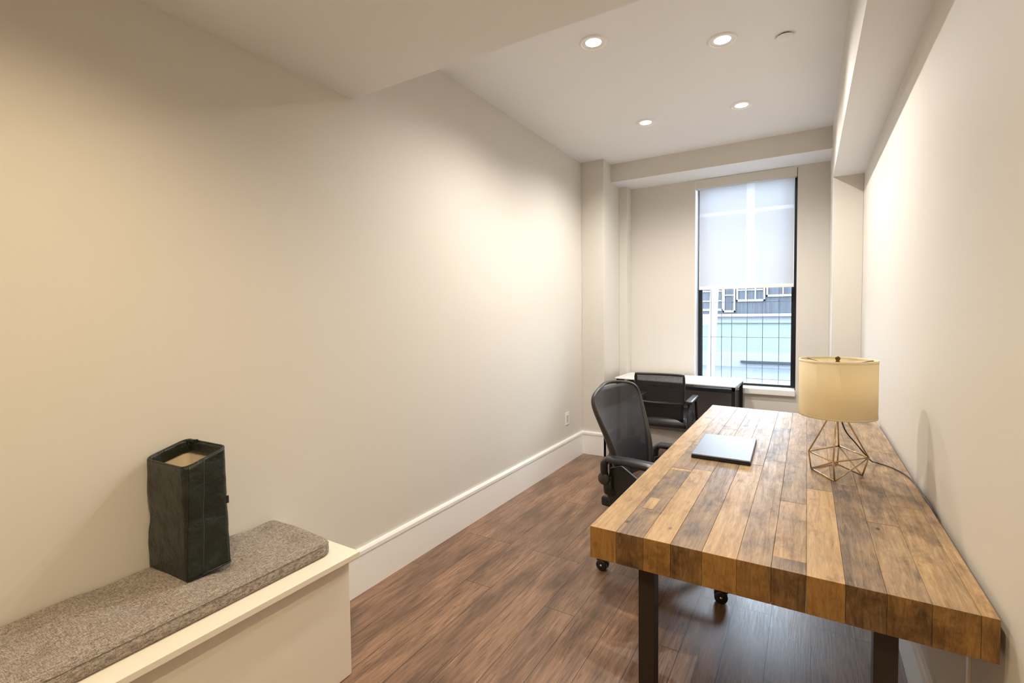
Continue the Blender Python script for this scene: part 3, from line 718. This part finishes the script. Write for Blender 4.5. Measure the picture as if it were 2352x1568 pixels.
def task_chair():
    t = thing('task_chair', 'black mesh swivel task chair pulled up to the wooden table', 'chair', (-.63, 2.54, 0), math.radians(-10))
    wt = [(.50, .165), (.56, .178), (.62, .190), (.70, .203), (.78, .222), (.86, .241), (.92, .247), (.96, .242), (1.0, .2)]
    xt = [(.50, -.165), (.58, -.170), (.66, -.185), (.74, -.21), (.82, -.24), (.90, -.27), (.98, -.292), (1.02, -.30)]
    ZTOP = .985
    def hw(z):
        w = lerp_tab(wt, min(z, .93))
        if z > .90:
            k = (z - .90) / (ZTOP - .90); w = .245 * (1 - k ** 2.6) ** .45 if k < 1 else 0
            w = max(w, 0)
        return w
    def surf(s, z):
        w = hw(z); y = w * s
        return Vector((lerp_tab(xt, z) - .035 * (1 - s * s) + .012, y, z))
    # outline
    zs = [.50 + (ZTOP - .50) * (i / 40) for i in range(41)]
    zs = zs[:34] + [ZTOP - (ZTOP - zs[33]) * (1 - k / 14) ** 2.2 for k in range(1, 14)]
    zs = [z for z in zs if hw(z) > .11]
    right = [surf(-1, z) for z in zs]; left = [surf(1, z) for z in zs]
    top = [Vector((surf(0, ZTOP).x + .035 * 1, y, ZTOP)) for y in [-.09 + .18 * i / 8 for i in range(9)]]
    top = [Vector((lerp_tab(xt, ZTOP) + .012 - .035 * (1 - (p.y / .25) ** 2), p.y, ZTOP + .001)) for p in top]
    loop = right + top[1:-1] + left[::-1]
    # smooth
    for _ in range(4):
        loop = [loop[0]] + [(loop[i - 1] + loop[i] * 2 + loop[i + 1]) / 4 for i in range(1, len(loop) - 1)] + [loop[-1]]
    nrm = []
    b = MB(); rr = []
    for p in loop:
        rr.append(.0095 + .007 * max(0, 1 - abs(p.z - .62) / .3))
    b.tube([p + Vector((-.006, math.copysign(.004, p.y), 0)) for p in loop], rr, 12, flat=(1.0, 1.25)); b.tube([loop[0], loop[0] + Vector((.01, .06, -.03)), Vector((-.16, 0, .46)), loop[-1] + Vector((.01, -.06, -.03)), loop[-1]], .014, 10)
    b.build('back_frame', M_grayplastic, t)
    # mesh inside loop: rows from loop
    half = len(right) + 3
    b = MB(); n = 24; rows = len(zs)
    Rr = loop[:rows]; Ll = loop[::-1][:rows]
    def sf(u, v):
        j = min(rows - 1, int(round(v * (rows - 1)))); a, c = Rr[j], Ll[j]; s = 2 * u - 1
        p = a.lerp(c, u); wd = (c - a).length
        return p + Vector((-.035 * (1 - s * s) * min(1, wd / .4) * min(1, max(0, (ZTOP - p.z) / .12)), 0, -.002))
    b.grid(sf, n, rows)
    o = b.build('back_mesh', M_mesh, t, uv=lambda c: (c.y * 2.2, c.z * 2.2))
    # lumbar pad + yoke behind
    b = MB(); b.grid(lambda u, v: Vector((-.245 + .03 * (2 * u - 1) ** 2, (u - .5) * .34, .60 + .075 * (v - .5) * 2)), 16, 8); b.build('lumbar_pad', M_rubber, t, thick=.01)
    b = MB(); b.tube([(-.12, 0, .42), (-.20, 0, .44), (-.26, 0, .52), (-.275, 0, .64)], [.03, .03, .022, .014], 10, flat=(1.6, .8))
    for s in (-1, 1): b.tube([(-.265, 0, .56), (-.245, s * .10, .58), (-.20, s * .19, .62)], [.016, .013, .011], 8)
    b.build('back_support', M_grayplastic, t)
    # arms
    for s in (-1, 1):
        b = MB(); yy = s * .292; zz = .655 if s < 0 else .60
        path = [(-.165, yy, zz - .004), (-.15, yy, zz), (-.05, yy + s * .0, zz + .003), (.06, yy, zz + .002), (.11, yy, zz - .003), (.125, yy, zz - .012)]
        b.tube(path, [.020, .030, .034, .036, .034, .022], 14, flat=(1.25, .55)); b.build('arm_pad', M_leather_seat, t)
        b = MB(); b.tube([(-.162, yy, zz - .005), (-.178, yy, zz - .03), (-.180, yy - s * .004, zz - .07), (-.172, yy - s * .008, zz - .105)], [.012, .017, .017, .016], 10, flat=(1, 1.2)); 
        b.tube([(-.172, yy - s * .02, zz - .10), (-.17, yy - s * .03, zz - .17), (-.12, yy - s * .07, .46), (-.05, yy - s * .13, .415), (0, yy - s * .22, .40)], [.020, .024, .024, .022, .018], 10, flat=(1, 1.3)); ap_ = b.build('arm_post', M_rubber, t)
        b = MB(); Mk = Matrix.Translation((-.180, yy - s * .004, zz - .105)) @ Matrix.Rotation(s * -PI / 2, 4, 'X'); b.lathe([(.0001, -.012), (.027, -.012), (.031, -.006), (.031, .008), (.026, .014), (.0001, .016)], n=28, M=Mk); b.build('arm_knob', M_grayplastic, ap_)
        b = MB(); ip = [(-.165, .60), (-.10, .62), (-.02, .575), (.08, .50), (.12, .44), (.05, .40), (-.16, .40), (-.185, .47)]
        b.prism([(p[0], p[1] - (.0 if s < 0 else .06)) for p in ip], min(s * .262, s * .245), max(s * .262, s * .245), 'y'); b.build('arm_bracket', M_rubber, t, bevel=.006, seg=3)
    # seat
    def seat(u, v):
        x = -.20 + .44 * v; s = 2 * u - 1; w = .19 + .06 * math.sin(PI * min(1, v * .8 + .1))
        z = .445 - .02 * (1 - s * s) + .0 - .05 * max(0, v - .78) ** 1.5 * 6 + .012 * (1 - v)
        return Vector((x, s * w, z))
    b = MB(); b.grid(seat, 24, 24); b.build('seat_mesh', M_mesh, t, uv=lambda c: (c.y * 2.2, c.x * 2.2))
    edge = [seat(i / 23, 0) for i in range(24)] + [seat(1, i / 23) for i in range(1, 24)] + [seat(1 - i / 23, 1) for i in range(1, 24)] + [seat(0, 1 - i / 23) for i in range(1, 23)]
    b = MB(); b.tube([p + Vector((0, 0, -.006)) for p in edge], .014, 10, closed=True); b.build('seat_frame', M_grayplastic, t)
    b = MB(); b.box(-.21, .18, -.19, .19, .355, .412); b.build('tilt_housing', M_rubber, t, bevel=.015, seg=3)
    b = MB(); b.box(-.245, -.165, -.215, .215, .375, .425); b.build('rear_bracket', M_blackmetal, t, bevel=.012, seg=3)
    b = MB()
    for k, (dy, dz) in enumerate(((-.012, 0), (-.006, .004), (0, -.002), (.006, .004), (.012, 0), (.018, -.003), (.024, .004))):
        b.tube([(-.2455, -.150 + dy * 1.3, .396 + dz), (-.2455, -.146 + dy * 1.3, .402 + dz)], .0012, 5)
    b.build('embossed_mark', mat('pale_grey_mark', (.5, .5, .48), .5), t)
    b = MB(); b.lathe([(.0001, .08), (.03, .08), (.028, .22), (.017, .225), (.017, .36), (.0001, .36)], n=20); b.build('gas_column', M_blackmetal, t)
    # base: castors face camera side; star angle chosen so one spoke points to -Y in the room
    base = -PI / 2 - math.radians(-10)
    for k in range(5):
        a = base + k * 2 * PI / 5; r = .322
        b = MB(); b.tube([(0, 0, .115), (.10 * math.cos(a), .10 * math.sin(a), .125), (.22 * math.cos(a), .22 * math.sin(a), .108), (r * math.cos(a), r * math.sin(a), .090)], [.035, .026, .021, .018], 10, flat=(1, .8)); ba = b.build('base_arm', M_rubber, t)
        castor(ba, r * math.cos(a), r * math.sin(a), a + (.5 if k % 2 else -.4))
task_chair()

# ---------------------------------------------------------------- guest chair at the white desk
def guest_chair():
    t = thing('guest_chair', 'black leather seat chair with mesh back facing the small white desk', 'chair', (-1.003, 3.92, 0), math.radians(2))
    W_ = .200
    def back(u, z):  # u -1..1
        x = u * (W_ - .012 * max(0, (.80 - z) / .2)); y = .03 - (z - .6) * .16 - .028 * (u * u) + .03
        return Vector((x, y, z))
    z0, z1 = .655, .893
    def ring(zb, zt, wi):
        P = []
        for i in range(13): P.append(back(-wi + 2 * wi * i / 12, zt))
        for i in range(1, 10): P.append(back(wi, zt + (zb - zt) * i / 10))
        for i in range(13): u = wi - 2 * wi * i / 12; P.append(back(u, zb - .012 * (1 - (u / wi) ** 2)))
        for i in range(1, 10): P.append(back(-wi, zb + (zt - zb) * i / 10))
        return P
    b = MB(); b.tube(ring(z0, z1 - .012, .94), .014, 8, closed=True, flat=(1, .7)); b.build('back_frame', M_rubber, t)
    b = MB(); b.grid(lambda u, v: back((2 * u - 1) * .92, z0 + (z1 - .015 - z0) * v), 14, 10); b.build('back_mesh', M_mesh2, t, uv=lambda c: (c.x * 2, c.z * 2))
    b = MB(); b.grid(lambda u, v: back((2 * u - 1) * .93, .50 + (z0 + .002 - .012 * (1 - (2 * u - 1) ** 2) - .50) * v) + Vector((0, .012, 0)), 14, 6); b.build('back_panel', M_leather_seat, t, thick=.012)
    # seat: plump cushion
    def st(u, v):
        s = 2 * u - 1; q = 2 * v - 1
        x = s * .205 * (1 - .06 * q * q); y = .27 + q * .225 * (1 - .05 * s * s)
        e = max(abs(s), abs(q)); z = .530 - .05 * max(0, (e - .8) / .2) ** 2.2
        return Vector((x, y, z))
    b = MB(); b.grid(st, 26, 26)
    b.grid(lambda u, v: Vector((st(u, v).x, st(u, v).y, .450)), 2, 2)
    nn = 26; ring_i = list(range(nn)) + [j * nn + nn - 1 for j in range(1, nn)] + [(nn - 1) * nn + i for i in range(nn - 2, -1, -1)] + [j * nn for j in range(nn - 2, 0, -1)]
    vs = [Vector(b.v[i]) for i in ring_i]; prev = ring_i; k = len(ring_i)
    for zz, sc_ in ((.473, 1.01), (.457, 1.0), (.449, .97)):
        cur = []
        for v in vs:
            b.v.append(((v.x) * sc_, .27 + (v.y - .27) * sc_, zz)); cur.append(len(b.v) - 1)
        for i in range(k): b.f.append((prev[i], prev[(i + 1) % k], cur[(i + 1) % k], cur[i])); b.mi.append(0); b.smooth.append(True); b.col.append(None)
        prev = cur
    b.build('seat', M_leather_seat, t)
    for s in (-1, 1):
        b = MB(); b.tube([(s * .222, -.03, .0), (s * .217, .03, .44), (s * .215, .06, .64), (s * .217, .10, .655)], .0125, 10); b.build('leg', M_blackmetal, t)
        b = MB(); b.tube([(s * .222, .52, .0), (s * .217, .47, .42), (s * .215, .40, .64), (s * .217, .36, .655)], .0125, 10); b.build('leg', M_blackmetal, t)
        b = MB(); b.box(s * .217 - .028, s * .217 + .028, .02, .38, .650, .678); b.build('arm_pad', M_leather_seat, t, bevel=.01, seg=3)
        b = MB(); b.box(s * .217 - .004, s * .217 + .004, .03, .46, .425, .445); b.box(min(s * .2, s * .217), max(s * .2, s * .217), .06, .09, .43, .45); b.box(min(s * .18, s * .217), max(s * .18, s * .217), .04, .07, .60, .625); b.build('side_rail', M_blackmetal, t)
guest_chair()

# ---------------------------------------------------------------- small white desk
def desk():
    t = thing('white_desk', 'small white desk with black metal frame below the window', 'desk', (-1.03, 4.69, 0))
    x0, x1, y0, y1 = -.545, .548, -.325, .285; zt = .757
    MB().prism([(x0, y0 + .13), (x1 - .02, y0), (x1, y1), (x0 + .005, y1)], zt - .010, zt).build('desk_top', M_desktop, t, bevel=.002)
    fx0, fx1, fy0, fy1 = x0 + .012, x1 - .050, y0 + .02, y1 - .02
    yl = fy0 + .125
    for (x, y) in ((fx0, yl), (fx1, fy0), (fx0, fy1 - .03), (fx1, fy1 - .03)):
        MB().box(x, x + .03, y, y + .03, 0, zt - .0105).build('leg', M_blackmetal, t)
    b = MB()
    Mr = Matrix.Translation((fx0, yl, 0)) @ Matrix.Rotation(math.atan2(fy0 - yl, fx1 - fx0), 4, 'Z')
    b.box(.0, math.hypot(fx1 - fx0, fy0 - yl), .002, .022, zt - .062, zt - .034, M=Mr)
    b.box(fx0, fx1, fy1 - .03, fy1 - .01, zt - .062, zt - .034)
    b.box(fx0 + .005, fx0 + .025, yl, fy1, zt - .045, zt - .012); b.box(fx1 + .005, fx1 + .025, fy0, fy1, zt - .045, zt - .012)
    b.build('apron', M_blackmetal, t)
    MB().box(fx0 + .03, fx1, fy1 - .022, fy1 - .014, 0.20, zt - .105).build('modesty_panel', M_panel, t)
desk()
